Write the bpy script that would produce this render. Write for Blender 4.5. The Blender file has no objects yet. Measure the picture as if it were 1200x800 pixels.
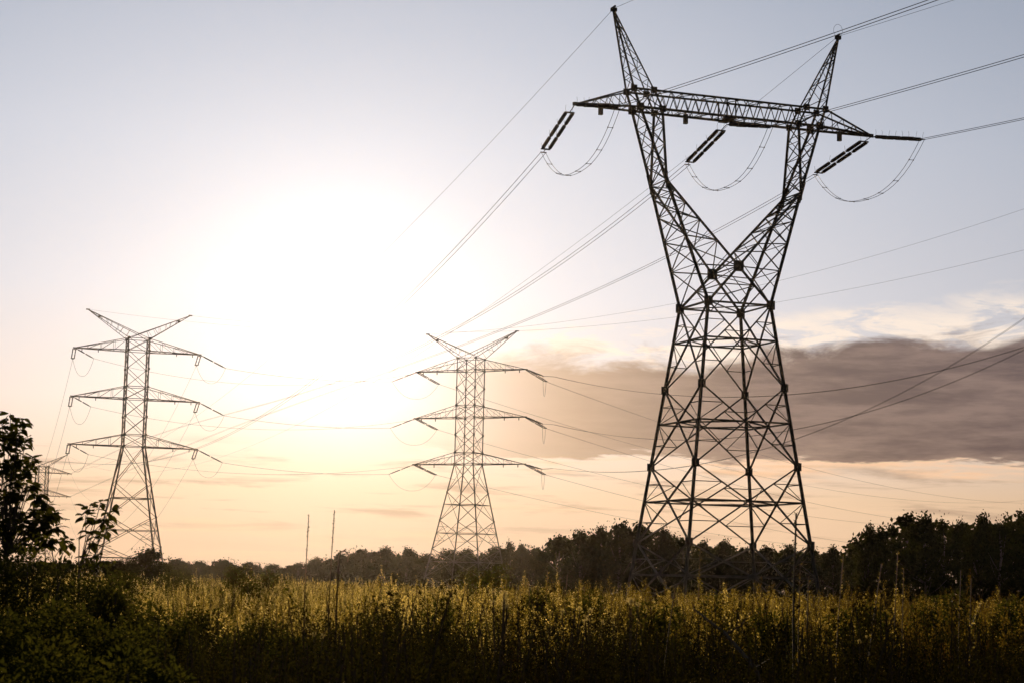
import bpy, math, random
import numpy as np
from mathutils import Vector, Matrix
C = bpy.context.scene.collection
sc = bpy.context.scene
rnd = random.Random(7)
rng = np.random.default_rng(11)
R = math.radians

# ---------------------------------------------------------------- camera
EYE = 1.7
F, PIT, ROL = 2375.14, 0.1204, -0.024
cam = bpy.data.cameras.new('camera'); camo = bpy.data.objects.new('camera', cam); C.objects.link(camo)
cam.sensor_width = 36.0; cam.lens = 36 * F / 1200; cam.clip_end = 20000; cam.clip_start = .1
rx = Vector((1, 0, 0)); up = Vector((0, -math.sin(PIT), math.cos(PIT))); fw = Vector((0, math.cos(PIT), math.sin(PIT)))
cr, sr = math.cos(ROL), math.sin(ROL)
right = rx * cr - up * sr; upp = rx * sr + up * cr
m = Matrix((right, upp, -fw)).transposed().to_4x4(); m.translation = Vector((0, 0, EYE))
camo.matrix_world = m
cam.dof.use_dof = True; cam.dof.focus_distance = 130; cam.dof.aperture_fstop = 8
sc.camera = camo

# ---------------------------------------------------------------- light
SUN_AZ, SUN_EL = -4.8, 7.3            # degrees from +Y towards +X, above the horizon
sv = Vector((math.sin(R(SUN_AZ)) * math.cos(R(SUN_EL)), math.cos(R(SUN_AZ)) * math.cos(R(SUN_EL)), math.sin(R(SUN_EL))))
sun = bpy.data.lights.new('sun', 'SUN'); sun.energy = 3.6; sun.angle = R(0.5); sun.color = (1.0, .74, .48)
suno = bpy.data.objects.new('sun', sun); C.objects.link(suno)
suno.rotation_euler = (-sv).to_track_quat('-Z', 'Y').to_euler(); suno.location = (0, 0, 60)
sc.view_settings.view_transform = 'Standard'; sc.view_settings.look = 'None'
sc.view_settings.exposure = .10; sc.view_settings.gamma = 1; sc.view_settings.use_curve_mapping = False

world = bpy.data.worlds.new('World'); sc.world = world; world.use_nodes = True
nt = world.node_tree; nt.nodes.clear()
class NG:
    """tiny helper to write node maths"""
    def __init__(s, nt): s.nt = nt
    def n(s, t, **k):
        o = s.nt.nodes.new(t)
        for a, b in k.items(): setattr(o, a, b)
        return o
    def put(s, sock, v):
        if isinstance(v, bpy.types.NodeSocket): s.nt.links.new(v, sock)
        elif isinstance(v, (tuple, list)) and sock.type == 'RGBA': sock.default_value = (*v[:3], 1)
        else: sock.default_value = v
    def m(s, op, a, b=0.0, c=0.0):
        o = s.n('ShaderNodeMath', operation=op)
        for i, v in enumerate((a, b, c)): s.put(o.inputs[i], v)
        return o.outputs[0]
    def ss(s, a, b, x):      # smoothstep
        o = s.n('ShaderNodeMapRange', interpolation_type='SMOOTHSTEP')
        s.put(o.inputs['Value'], x); s.put(o.inputs['From Min'], a); s.put(o.inputs['From Max'], b)
        return o.outputs['Result']
    def mix(s, f, a, b, bt='MIX'):
        o = s.n('ShaderNodeMix', data_type='RGBA', blend_type=bt)
        s.put(o.inputs[0], f); s.put(o.inputs[6], a); s.put(o.inputs[7], b)
        return o.outputs[2]
    def ramp(s, x, stops):
        o = s.n('ShaderNodeValToRGB'); el = o.color_ramp.elements
        while len(el) < len(stops): el.new(.5)
        for e, (p, c) in zip(el, stops): e.position = p; e.color = (*c, 1)
        s.put(o.inputs[0], x); return o.outputs[0]
    def noise(s, vec, scale, detail=5, rough=.55, dist=0):
        o = s.n('ShaderNodeTexNoise'); s.put(o.inputs['Vector'], vec)
        o.inputs['Scale'].default_value = scale; o.inputs['Detail'].default_value = detail
        o.inputs['Roughness'].default_value = rough; o.inputs['Distortion'].default_value = dist
        return o.outputs[0]
    def xyz(s, x, y, z):
        o = s.n('ShaderNodeCombineXYZ')
        for i, v in enumerate((x, y, z)): s.put(o.inputs[i], v)
        return o.outputs[0]
g = NG(nt)
tc = g.n('ShaderNodeTexCoord'); nrm = g.n('ShaderNodeVectorMath', operation='NORMALIZE'); nt.links.new(tc.outputs['Generated'], nrm.inputs[0])
dirv = nrm.outputs[0]
sp = g.n('ShaderNodeSeparateXYZ'); nt.links.new(dirv, sp.inputs[0])
el = g.m('MULTIPLY', g.m('ARCSINE', sp.outputs[2]), 57.2958)          # elevation, degrees
az = g.m('MULTIPLY', g.m('ARCTAN2', sp.outputs[0], sp.outputs[1]), 57.2958)
dt = g.n('ShaderNodeVectorMath', operation='DOT_PRODUCT'); nt.links.new(dirv, dt.inputs[0]); dt.inputs[1].default_value = sv
ang = g.m('MULTIPLY', g.m('ARCCOSINE', g.m('MINIMUM', dt.outputs['Value'], .999999)), 57.2958)
# clear sky: colour by elevation (0..90 deg, stops dense near the horizon)
e01 = g.m('POWER', g.m('MAXIMUM', g.m('DIVIDE', el, 90.0), 0.0), .5)
base = g.ramp(e01, [(0.0, (.62, .37, .22)), (.17, (.68, .46, .29)), (.235, (.62, .53, .49)), (.30, (.51, .52, .58)),
                    (.37, (.42, .46, .55)), (.43, (.31, .36, .46)), (.62, (.16, .21, .29)), (1.0, (.07, .11, .19))])
# dims away from the sun
far = g.ss(8.0, 75.0, ang)
base = g.mix(far, base, (.030, .037, .052))
# right-hand side darkens slightly inside the view
side = g.ss(9.0, 22.0, ang)
base = g.mix(g.m('MULTIPLY', side, .24), base, g.mix(1.0, base, (.72, .74, .78), 'MULTIPLY'))
# aureole
def gauss(w, a): return g.m('MULTIPLY', g.m('EXPONENT', g.m('MULTIPLY', g.m('POWER', g.m('DIVIDE', ang, w), 2.0), -1.0)), a)
def addc(c, amt, col): return g.mix(1.0, c, g.mix(amt, (0, 0, 0), col), 'ADD')
wide = g.m('MULTIPLY', g.m('EXPONENT', g.m('DIVIDE', ang, -9.5)), .43)
low = g.m('MULTIPLY', g.m('SUBTRACT', 1.0, g.ss(4.5, 15.0, ang)), g.m('SUBTRACT', 1.0, g.ss(.6, 5.2, el)))
base = g.mix(g.m('MULTIPLY', low, .48), base, (.20, .10, .055))
base = addc(base, wide, (1.0, .92, .84))
# cloud bank: az/el space, stretched noise
cv = g.xyz(g.m('MULTIPLY', az, .16), g.m('MULTIPLY', el, .62), 0.0)
n1 = g.noise(cv, 1.9, 9, .62, .5)
n2 = g.noise(g.xyz(g.m('MULTIPLY', az, .22), g.m('MULTIPLY', el, 1.5), 4.0), 1.3, 7, .6, .3)
n1c = g.m('SUBTRACT', n1, .5); n2c = g.m('SUBTRACT', n2, .5)
azr = g.m('SUBTRACT', az, 0.0)
top = g.m('ADD', g.m('ADD', 6.45, g.m('MULTIPLY', g.m('MAXIMUM', azr, -4.0), .075)), g.m('MULTIPLY', n1c, 2.6))
bot = g.m('ADD', g.m('ADD', 3.62, g.m('MULTIPLY', azr, .0)), g.m('MULTIPLY', n2c, 1.7))
dtop = g.m('SUBTRACT', top, el); dbot = g.m('SUBTRACT', el, bot)
bank = g.m('MULTIPLY', g.ss(-.15, .60, dtop), g.ss(0.0, .16, dbot))
bank = g.m('MULTIPLY', bank, g.ss(-4.5, 2.2, az))
bank = g.m('MULTIPLY', bank, g.m('SUBTRACT', 1.0, g.ss(40.0, 60.0, az)))
# bright fluffy rim above the bank
rim = g.m('MULTIPLY', g.ss(-1.25, -.05, dtop), g.ss(.43, .58, g.noise(g.xyz(g.m('MULTIPLY', az, .35), g.m('MULTIPLY', el, 1.3), 9.0), 1.6, 7, .6, .4)))
rim = g.m('MULTIPLY', rim, g.m('MULTIPLY', g.ss(-2.0, 1.0, az), g.m('MULTIPLY', g.ss(-.1, .2, dbot), g.m('SUBTRACT', 1.0, g.ss(.4, 1.0, dtop)))))
# thin streaks below
st = g.noise(g.xyz(g.m('MULTIPLY', az, .20), g.m('MULTIPLY', el, 2.2), 2.0), 1.25, 7, .6, .35)
streak = g.m('MULTIPLY', g.ss(.50, .70, st), g.m('MULTIPLY', g.ss(.8, 2.2, el), g.m('SUBTRACT', 1.0, g.ss(3.4, 4.2, el))))
col = g.mix(g.m('MULTIPLY', streak, .6), base, (.32, .215, .165))
col = g.mix(g.m('MULTIPLY', rim, .85), col, (.92, .78, .66))
under = g.m('MULTIPLY', g.m('MULTIPLY', g.ss(-.42, -.02, dbot), g.m('SUBTRACT', 1.0, g.ss(.02, .2, dbot))), g.m('MULTIPLY', g.ss(.42, .6, st), g.ss(-2.0, 3.0, az)))
col = g.mix(g.m('MULTIPLY', under, .7), col, (.90, .56, .34))
# pale wisps low in the sky
ws = g.m('MULTIPLY', g.ss(.52, .75, g.noise(g.xyz(g.m('MULTIPLY', az, .12), g.m('MULTIPLY', el, 1.9), 6.0), 1.4, 6, .6, .3)), g.m('SUBTRACT', 1.0, g.ss(2.8, 3.8, el)))
col = g.mix(g.m('MULTIPLY', ws, .35), col, (.82, .56, .36))
bk = g.mix(g.ss(.35, .68, g.noise(g.xyz(g.m('MULTIPLY', az, .14), g.m('MULTIPLY', el, .9), 1.0), 2.4, 8, .62)), (.060, .038, .052), (.175, .118, .112))
bk = g.mix(g.ss(-3.0, 8.5, az), (.52, .36, .25), bk)
edge = g.m('SUBTRACT', 1.0, g.ss(.1, .55, dbot))
bk = g.mix(g.m('MULTIPLY', edge, .25), bk, (.42, .29, .22))
col = g.mix(g.m('MULTIPLY', bank, .96), col, bk)
col = addc(col, g.m('MULTIPLY', bank, g.m('MULTIPLY', wide, .30)), (1.0, .85, .7))
col = addc(col, g.m('MULTIPLY', g.m('EXPONENT', g.m('DIVIDE', ang, -1.7)), .5), (1.0, .95, .84))
col = addc(col, gauss(2.0, .25), (1.0, 1.0, 1.0))
# below the horizon: dull ground tone
col = g.mix(g.ss(-1.5, -.2, el), (.06, .045, .03), col)
sky = g.n('ShaderNodeTexSky', sky_type='NISHITA'); sky.sun_disc = False
sky.sun_elevation = R(SUN_EL); sky.sun_rotation = R(SUN_AZ); sky.air_density = 1.2; sky.dust_density = 1
bg1 = g.n('ShaderNodeBackground'); nt.links.new(sky.outputs[0], bg1.inputs[0]); bg1.inputs[1].default_value = .002
bg2 = g.n('ShaderNodeBackground'); nt.links.new(col, bg2.inputs[0]); bg2.inputs[1].default_value = 1.0
ad = g.n('ShaderNodeAddShader'); nt.links.new(bg1.outputs[0], ad.inputs[0]); nt.links.new(bg2.outputs[0], ad.inputs[1])
wo = g.n('ShaderNodeOutputWorld'); nt.links.new(ad.outputs[0], wo.inputs[0])

# ---------------------------------------------------------------- helpers
def ray(px, py):
    U, V = px - 600, 400 - py
    u = (U * cr + V * sr) / F; v = (-U * sr + V * cr) / F
    return np.array([u, math.cos(PIT) - v * math.sin(PIT), math.sin(PIT) + v * math.cos(PIT)])
def at(px, py, dist):                     # point seen at (px,py) of the 1200x800 photograph, at depth dist
    q = ray(px, py); q = q / q[1] * dist
    return Vector((q[0], q[1], q[2] + EYE))
def ground_z(x, y):
    def s(a, b, t): t = min(1, max(0, (t - a) / (b - a))); return t * t * (3 - 2 * t)
    return .40 * s(45, 120, y) * s(-.01, -.10, x / max(y, 1)) * (1 - .6 * s(200, 320, y)) + .10 * math.sin(x * .31 + 1) * math.sin(y * .23) * s(5, 20, y)
def nodes(mat):
    mat.use_nodes = True; t = mat.node_tree; t.nodes.clear(); return NG(t)
def mat_basic(name, c1, c2, scale=3, rough=.7, metal=0.0, bump=.0):
    mt = bpy.data.materials.new(name); h = nodes(mt); t = mt.node_tree
    tcn = h.n('ShaderNodeTexCoord'); f = h.noise(tcn.outputs['Object'], scale, 5, .6)
    c = h.mix(h.ss(.35, .65, f), c1, c2)
    p = h.n('ShaderNodeBsdfPrincipled'); h.put(p.inputs['Base Color'], c)
    p.inputs['Roughness'].default_value = rough; p.inputs['Metallic'].default_value = metal
    if bump:
        b = h.n('ShaderNodeBump'); b.inputs['Strength'].default_value = bump; t.links.new(f, b.inputs['Height']); t.links.new(b.outputs[0], p.inputs['Normal'])
    o = h.n('ShaderNodeOutputMaterial'); t.links.new(p.outputs[0], o.inputs[0]); return mt
def mat_leaf(name, c1, c2, c3, transl=.5):
    """leaves: diffuse + translucent, three tones chosen by the mesh's own 'tint' value"""
    mt = bpy.data.materials.new(name); h = nodes(mt); t = mt.node_tree
    a = h.n('ShaderNodeAttribute', attribute_name='tint')
    c = h.ramp(a.outputs['Fac'], [(0, c1), (.5, c2), (1, c3)])
    d = h.n('ShaderNodeBsdfDiffuse'); h.put(d.inputs[0], c)
    tr = h.n('ShaderNodeBsdfTranslucent'); h.put(tr.inputs[0], h.mix(1.0, c, (1.6, 1.45, .6), 'MULTIPLY'))
    mx = h.n('ShaderNodeMixShader'); mx.inputs[0].default_value = transl
    t.links.new(d.outputs[0], mx.inputs[1]); t.links.new(tr.outputs[0], mx.inputs[2])
    o = h.n('ShaderNodeOutputMaterial'); t.links.new(mx.outputs[0], o.inputs[0]); return mt
M = {}
M['steel'] = mat_basic('weathered_steel', (.10, .09, .07), (.17, .15, .12), 2.0, .75, .3)
M['plate'] = mat_basic('steel_plate', (.08, .07, .055), (.14, .12, .09), 6.0, .8, .2)
M['wire'] = mat_basic('conductor_metal', (.07, .065, .06), (.12, .11, .10), 5.0, .6, .5)
M['insul'] = mat_basic('insulator_glaze', (.035, .025, .02), (.06, .04, .03), 12.0, .35)
M['concrete'] = mat_basic('footing_concrete', (.28, .26, .22), (.36, .33, .29), 4.0, .9)
M['bark'] = mat_basic('bark', (.05, .038, .028), (.10, .075, .055), 9.0, .9, 0, .4)
M['stem'] = mat_basic('dry_stem', (.09, .055, .025), (.16, .10, .045), 9.0, .8)
M['tree'] = mat_leaf('tree_leaves', (.014, .017, .006), (.026, .030, .009), (.048, .048, .013), .22)
M['bushleaf'] = mat_leaf('broad_leaves', (.022, .027, .008), (.040, .045, .012), (.075, .072, .018), .45)
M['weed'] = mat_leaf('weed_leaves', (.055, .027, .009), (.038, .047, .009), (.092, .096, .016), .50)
M['painted_shade_weed'] = mat_leaf('weed_leaves_shade_painted', (.016, .012, .005), (.024, .024, .007), (.045, .040, .010), .25)  # weed leaves with the foreground's shade put into a darker colour
M['seed'] = mat_leaf('seed_heads', (.09, .062, .018), (.24, .19, .05), (.85, .72, .45), .6)
M['fluff'] = mat_leaf('white_fluff', (.30, .25, .17), (.45, .39, .28), (.60, .54, .42), .5)
def ground_mat():
    mt = bpy.data.materials.new('soil_and_litter'); h = nodes(mt); t = mt.node_tree
    tcn = h.n('ShaderNodeTexCoord'); f = h.noise(tcn.outputs['Object'], .35, 8, .65); f2 = h.noise(tcn.outputs['Object'], 6, 6, .6)
    c = h.mix(h.ss(.35, .65, f), (.035, .028, .014), (.085, .072, .022)); c = h.mix(h.m('MULTIPLY', f2, .5), c, (.05, .035, .02))
    p = h.n('ShaderNodeBsdfPrincipled'); h.put(p.inputs['Base Color'], c); p.inputs['Roughness'].default_value = 1
    b = h.n('ShaderNodeBump'); b.inputs['Strength'].default_value = .6; t.links.new(f2, b.inputs['Height']); t.links.new(b.outputs[0], p.inputs['Normal'])
    o = h.n('ShaderNodeOutputMaterial'); t.links.new(p.outputs[0], o.inputs[0]); return mt
M['soil'] = ground_mat()

def tag(o, label=None, cat=None, group=None, kind=None):
    if label: o['label'] = label
    if cat: o['category'] = cat
    if group: o['group'] = group
    if kind: o['kind'] = kind
    return o
def empty(name, loc, rz=0):
    o = bpy.data.objects.new(name, None); C.objects.link(o); o.location = loc; o.rotation_euler = (0, 0, rz); return o
class NodePlates:
    def __init__(s): s.d = []
    def box(s, c, *a, **k):
        c = Vector(c)
        for q, mb in s.d:
            if (q - c).length < .12: mb.box(c, *a, **k); return
        mb = MB(); mb.box(c, *a, **k); s.d.append((c, mb))
    def build(s, name, mat, parent):
        for q, mb in s.d: mb.build('gusset_plate', mat, parent)
class MB:
    def __init__(s): s.v = []; s.f = []
    def add(s, vs, fs):
        k = len(s.v); s.v += [tuple(q) for q in vs]; s.f += [tuple(i + k for i in f) for f in fs]
    def box(s, c, hx, hy, hz, X=Vector((1, 0, 0)), Y=Vector((0, 1, 0)), Z=Vector((0, 0, 1))):
        c = Vector(c); vs = [c + X * (a * hx) + Y * (b * hy) + Z * (d * hz) for d in (-1, 1) for b in (-1, 1) for a in (-1, 1)]
        s.add(vs, [(0, 2, 3, 1), (4, 5, 7, 6), (0, 1, 5, 4), (2, 6, 7, 3), (0, 4, 6, 2), (1, 3, 7, 5)])
    def bar(s, p, q, w, t=None):          # rolled steel angle
        p = Vector(p); q = Vector(q); d = q - p
        if d.length < 1e-4: return
        d.normalize(); a = Vector((0, 0, 1)) if abs(d.z) < .9 else Vector((0, 1, 0))
        u = d.cross(a).normalized(); v = d.cross(u).normalized(); t = t or max(.012, w * .16)
        pr = [(0, 0), (w, 0), (w, t), (t, t), (t, w), (0, w)]; o = w * .35
        vs = [e + u * (x - o) + v * (y - o) for e in (p, q) for x, y in pr]
        fs = [(i, (i + 1) % 6, (i + 1) % 6 + 6, i + 6) for i in range(6)] + [(5, 4, 3, 0), (3, 2, 1, 0), (6, 9, 10, 11), (6, 7, 8, 9)]
        s.add(vs, fs)
    def tube(s, pts, r, n=6, caps=True):
        pts = [Vector(p) for p in pts]; rr = r if isinstance(r, (list, tuple)) else [r] * len(pts); vs = []; N = len(pts); pu = None
        for i, p in enumerate(pts):
            d = (pts[min(i + 1, N - 1)] - pts[max(i - 1, 0)])
            if d.length < 1e-9: d = Vector((0, 0, 1))
            d.normalize()
            u = d.cross(Vector((0, 0, 1)) if abs(d.z) < .95 else Vector((1, 0, 0))) if pu is None else (pu - d * pu.dot(d))
            u.normalize(); pu = u; v = d.cross(u)
            for k in range(n):
                a = 2 * math.pi * k / n; vs.append(p + (u * math.cos(a) + v * math.sin(a)) * rr[i])
        fs = [(i * n + k, i * n + (k + 1) % n, (i + 1) * n + (k + 1) % n, (i + 1) * n + k) for i in range(N - 1) for k in range(n)]
        if caps: fs += [tuple(range(n))[::-1], tuple((N - 1) * n + k for k in range(n))]
        s.add(vs, fs)
    def build(s, name, mat, parent=None, smooth=False):
        me = bpy.data.meshes.new(name); me.from_pydata(s.v, [], s.f); me.materials.append(mat)
        if smooth: me.polygons.foreach_set('use_smooth', [True] * len(me.polygons))
        o = bpy.data.objects.new(name, me); C.objects.link(o)
        if parent: o.parent = parent
        return o
def L(a, b, t): return Vector(a).lerp(Vector(b), t)

# ---------------------------------------------------------------- ground (one sheet out to the horizon)
def make_ground():
    ys = [-60, -20, 0] + [2 * i for i in range(1, 30)] + [60 + 5 * i for i in range(0, 30)] + [220, 260, 300, 350, 450, 700, 1200, 2500, 6000]
    mb = MB(); nx = 41
    for y in ys:
        w = max(60, abs(y) * .9 + 40)
        for i in range(nx):
            x = (i / (nx - 1) * 2 - 1) * w; mb.v.append((x, y, ground_z(x, y)))
    for j in range(len(ys) - 1):
        for i in range(nx - 1): a = j * nx + i; mb.f.append((a, a + 1, a + nx + 1, a + nx))
    tag(mb.build('ground', M['soil'], smooth=True), kind='structure')
make_ground()

# ---------------------------------------------------------------- lattice helpers
def xface(mb, bl, br, tl, tr, w, w2=0, ring=False, wr=0, mbr=None):
    """X-braced face; with ring: strut through the crossing and small redundant members"""
    bl, br, tl, tr = map(Vector, (bl, br, tl, tr)); mb.bar(bl, tr, w); mb.bar(br, tl, w)
    wb = (br - bl).length; wt = (tr - tl).length; t = wb / (wb + wt) if wb + wt > 0 else .5
    c = L(bl, tr, t)
    if ring:
        rl = L(bl, tl, t); rr = L(br, tr, t); mb.bar(rl, rr, wr or w)
        if w2:
            for A, R_, corner in ((bl, rl, bl), (br, rr, br), (tl, rl, tl), (tr, rr, tr)):
                mid = L(corner, c, .5); lg = L(corner, R_, .5)
                mb.bar(mid, lg, w2); mb.bar(mid, R_, w2)
    return c
def faces4(lo, hi):        # lo/hi: dict of corners (sx,sy)
    o = [(-1, -1), (1, -1), (1, 1), (-1, 1)]
    return [(lo[o[i]], lo[o[(i + 1) % 4]], hi[o[i]], hi[o[(i + 1) % 4]]) for i in range(4)]
def corners(hx, hy, z): return {(a, b): Vector((a * hx, b * hy, z)) for a in (-1, 1) for b in (-1, 1)}
def zig(mb, A0, A1, B0, B1, n, w, cross=False, rungs=False):
    """lacing between member A0-A1 and member B0-B1"""
    for i in range(n):
        a, b = i / n, (i + 1) / n
        if i % 2 == 0 or cross: mb.bar(L(A0, A1, a), L(B0, B1, b), w)
        if i % 2 == 1 or cross: mb.bar(L(B0, B1, a), L(A0, A1, b), w)
        if rungs and i: mb.bar(L(A0, A1, a), L(B0, B1, a), w * .9)
def plate(mb, p, s, axis):
    p = Vector(p)
    if axis == 'x': mb.box(p, .025, s, s)
    elif axis == 'y': mb.box(p, s, .025, s)
    else: mb.box(p, s, s, .025)

# ---------------------------------------------------------------- large forked pylon
Z0 = EYE
def main_tower():
    root = empty('transmission_pylon', (15.5413, 147.1357, 0), .3365)
    tag(root, 'tall dark forked lattice pylon with flat crossbeam and two peaks', 'pylon')
    W_, C_ = 20.7025 + Z0, 3.4279 + Z0
    def hw(z):
        t = (z - C_) / (W_ - C_); return 4.7268 + (2.4822 - 4.7268) * t, 4.625 + (2.4895 - 4.625) * t
    def cn(z): return corners(*hw(z), z)
    lv = [.25, C_, 9.0003 + Z0, 14.6783 + Z0, W_]
    K = {(sx, sy): Vector((sx * 5.4178, sy * 1.4435, 29.4634 + Z0)) for sx in (-1, 1) for sy in (-1, 1)}
    zb, zt = 34.8031 + Z0, 36.15 + Z0
    Wc = cn(W_)
    # legs: footing to waist, on to the kink and to the beam
    gp = NodePlates()
    for sx in (-1, 1):
        for sy in (-1, 1):
            lg = MB(); lg.bar(cn(.25)[(sx, sy)], Wc[(sx, sy)], .19, .045)
            lo = lg.build('leg', M['steel'], root)
            ft = MB(); c = cn(.2)[(sx, sy)]
            ft.tube([(c.x, c.y, -.6), (c.x, c.y, .42), (c.x, c.y, .46)], [.55, .45, .38], 12); ft.build('footing', M['concrete'], lo)
    br = MB()
    for i in range(4):
        a, b = cn(lv[i]), cn(lv[i + 1]); cs = []
        for q in faces4(a, b): cs.append(xface(br, *q, .115, .06, True, .12))
        for k in range(4): br.bar(cs[k], cs[(k + 1) % 4], .10)
        for k, c in enumerate(cs): plate(gp, c, .13, 'y' if k % 2 == 0 else 'x')
    br.build('body_bracing', M['steel'], root)
    for z in lv[1:4]:
        for (sx, sy), p in cn(z).items():
            for ax in 'xy': plate(gp, p, .29, ax)
    wf = MB(); o = [(-1, -1), (1, -1), (1, 1), (-1, 1)]
    for i in range(4): wf.bar(Wc[o[i]], Wc[o[(i + 1) % 4]], .13)
    wf.bar(Wc[(-1, -1)], Wc[(1, 1)], .08); wf.bar(Wc[(-1, 1)], Wc[(1, -1)], .08)
    Cr = {sy: Vector((0, sy * 2.2431, 23.4331 + Z0)) for sy in (-1, 1)}
    for sy in (-1, 1):
        for sx in (-1, 1): wf.bar(Wc[(sx, sy)], Cr[sy], .19, .04)
        q1, q2 = L(Wc[(-1, sy)], Cr[sy], .5), L(Wc[(1, sy)], Cr[sy], .5); mid = L(Wc[(-1, sy)], Wc[(1, sy)], .5)
        wf.bar(q1, mid, .07); wf.bar(q2, mid, .07); wf.bar(q1, q2, .07)
        plate(gp, Cr[sy], .40, 'y'); plate(gp, Cr[sy] + Vector((0, 0, 0)), .3, 'x')
    wf.bar(Cr[-1], Cr[1], .10); wf.bar(L(Wc[(-1, -1)], Cr[-1], .5), L(Wc[(-1, 1)], Cr[1], .5), .08); wf.bar(L(Wc[(1, -1)], Cr[-1], .5), L(Wc[(1, 1)], Cr[1], .5), .08)
    wf.bar(Cr[-1], L(Wc[(-1, 1)], Cr[1], .5), .06); wf.bar(Cr[1], L(Wc[(1, -1)], Cr[-1], .5), .06)
    wf.build('waist_frame', M['steel'], root)
    for p in Wc.values():
        for ax in 'xy': plate(gp, p, .33, ax)
    for sx in (-1, 1):
        ob = {sy: Vector((sx * 7.2969, sy * .7778, zb)) for sy in (-1, 1)}; ib = {sy: Vector((sx * 5.5348, sy * .7778, zb)) for sy in (-1, 1)}
        ot = {sy: Vector((sx * 7.7932, sy * .7241, zt)) for sy in (-1, 1)}; it = {sy: Vector((sx * 6.2118, sy * .7241, zt)) for sy in (-1, 1)}
        arm = MB()
        for sy in (-1, 1):
            arm.bar(Wc[(sx, sy)], K[(sx, sy)], .18, .04); arm.bar(Cr[sy], K[(sx, sy)], .18, .04)
            # lacing between outer and inner member, fan shaped
            A0, A1, B0, B1 = Wc[(sx, sy)], K[(sx, sy)], Cr[sy], K[(sx, sy)]
            ts = [0, .30, .54, .74, .89]
            for i in range(4):
                arm.bar(L(A0, A1, ts[i + 1]), L(B0, B1, ts[i]), .085); arm.bar(L(A0, A1, ts[i + 1]), L(B0, B1, ts[i + 1]), .075)
                mm = L(L(A0, A1, ts[i + 1]), L(B0, B1, ts[i]), .5)
                if i < 3: arm.bar(mm, L(A0, A1, (ts[i] + ts[i + 1]) / 2), .05); arm.bar(mm, L(B0, B1, (ts[i] + ts[i + 1]) / 2), .05)
        for S0, E0, S1, E1 in ((Wc[(sx, -1)], K[(sx, -1)], Wc[(sx, 1)], K[(sx, 1)]), (Cr[-1], K[(sx, -1)], Cr[1], K[(sx, 1)])):
            ts = [0, .30, .54, .74, .89, 1]
            for i in range(5):
                arm.bar(L(S0, E0, ts[i]), L(S1, E1, ts[i + 1]), .075); arm.bar(L(S1, E1, ts[i]), L(S0, E0, ts[i + 1]), .075)
                if i: arm.bar(L(S0, E0, ts[i]), L(S1, E1, ts[i]), .06)
        # upper part kink -> beam
        for sy in (-1, 1):
            arm.bar(K[(sx, sy)], ob[sy], .16, .035); arm.bar(K[(sx, sy)], ib[sy], .15, .035)
            zig(arm, K[(sx, sy)], ob[sy], K[(sx, sy)], ib[sy], 6, .06)
        zig(arm, K[(sx, -1)], ob[-1], K[(sx, 1)], ob[1], 4, .06, cross=True, rungs=True)
        zig(arm, K[(sx, -1)], ib[-1], K[(sx, 1)], ib[1], 4, .06, cross=True, rungs=True)
        arm.bar(K[(sx, -1)], K[(sx, 1)], .10)
        arm.build('fork_arm', M['steel'], root)
        for sy in (-1, 1):
            d = (K[(sx, sy)] - Wc[(sx, sy)]).normalized()
            gp.box(K[(sx, sy)], .16, .03, .85, X=Vector((d.z, 0, -d.x)), Z=d)
            gp.box(K[(sx, sy)], .03, .12, .6)
            for p, s_ in ((ob[sy], .29), (ib[sy], .24), (ot[sy], .24), (it[sy], .24)): plate(gp, p, s_, 'y')
            for p, s_ in ((ob[sy], .2), (ib[sy], .18)): plate(gp, p, s_, 'x')
        pk = MB(); tip = Vector((sx * 9.2046, 0, 42 + Z0)); tl = {sy: tip + Vector((0, sy * .08, -.05)) for sy in (-1, 1)}
        for sy in (-1, 1):
            pk.bar(ob[sy], ot[sy], .14); pk.bar(ib[sy], it[sy], .14); pk.bar(ot[sy], it[sy], .09); pk.bar(ob[sy], it[sy], .07); pk.bar(ib[sy], ot[sy], .07)
            pk.bar(ot[sy], tl[sy], .11); pk.bar(it[sy], tl[sy], .11)
            ts = [0, .17, .32, .46, .59, .70, .80, .89]
            for i in range(7):
                a, b = (ot[sy], it[sy]) if i % 2 else (it[sy], ot[sy])
                pk.bar(L(a, tl[sy], ts[i]), L(b, tl[sy], ts[i + 1]), .05)
        for A, B in ((ot[-1], ot[1]), (it[-1], it[1])):
            ts = [0, .14, .28, .42, .56, .70, .84]
            for i in range(6):
                a, ta, b, tb = (A, tl[-1], B, tl[1]) if i % 2 else (B, tl[1], A, tl[-1])
                pk.bar(L(a, ta, ts[i]), L(b, tb, ts[i + 1]), .045)
                pk.bar(L(A, tl[-1], ts[i]), L(B, tl[1], ts[i]), .045)
        po = pk.build('earth_wire_peak', M['steel'], root)
        cp = MB(); cp.box(tip, .22, .12, .13); cp.box(tip + Vector((0, 0, .2)), .05, .3, .06)
        if sx > 0: cp.tube([tip + Vector((.38 * math.cos(a), 0, .55 + .5 * math.sin(a))) for a in [R(k) for k in range(-120, 241, 24)]], .012, 4)
        cp.build('peak_bracket', M['plate'], po)
    # crossbeam
    bm_ = MB(); xT = 11.9977; xo = 7.7932
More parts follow.
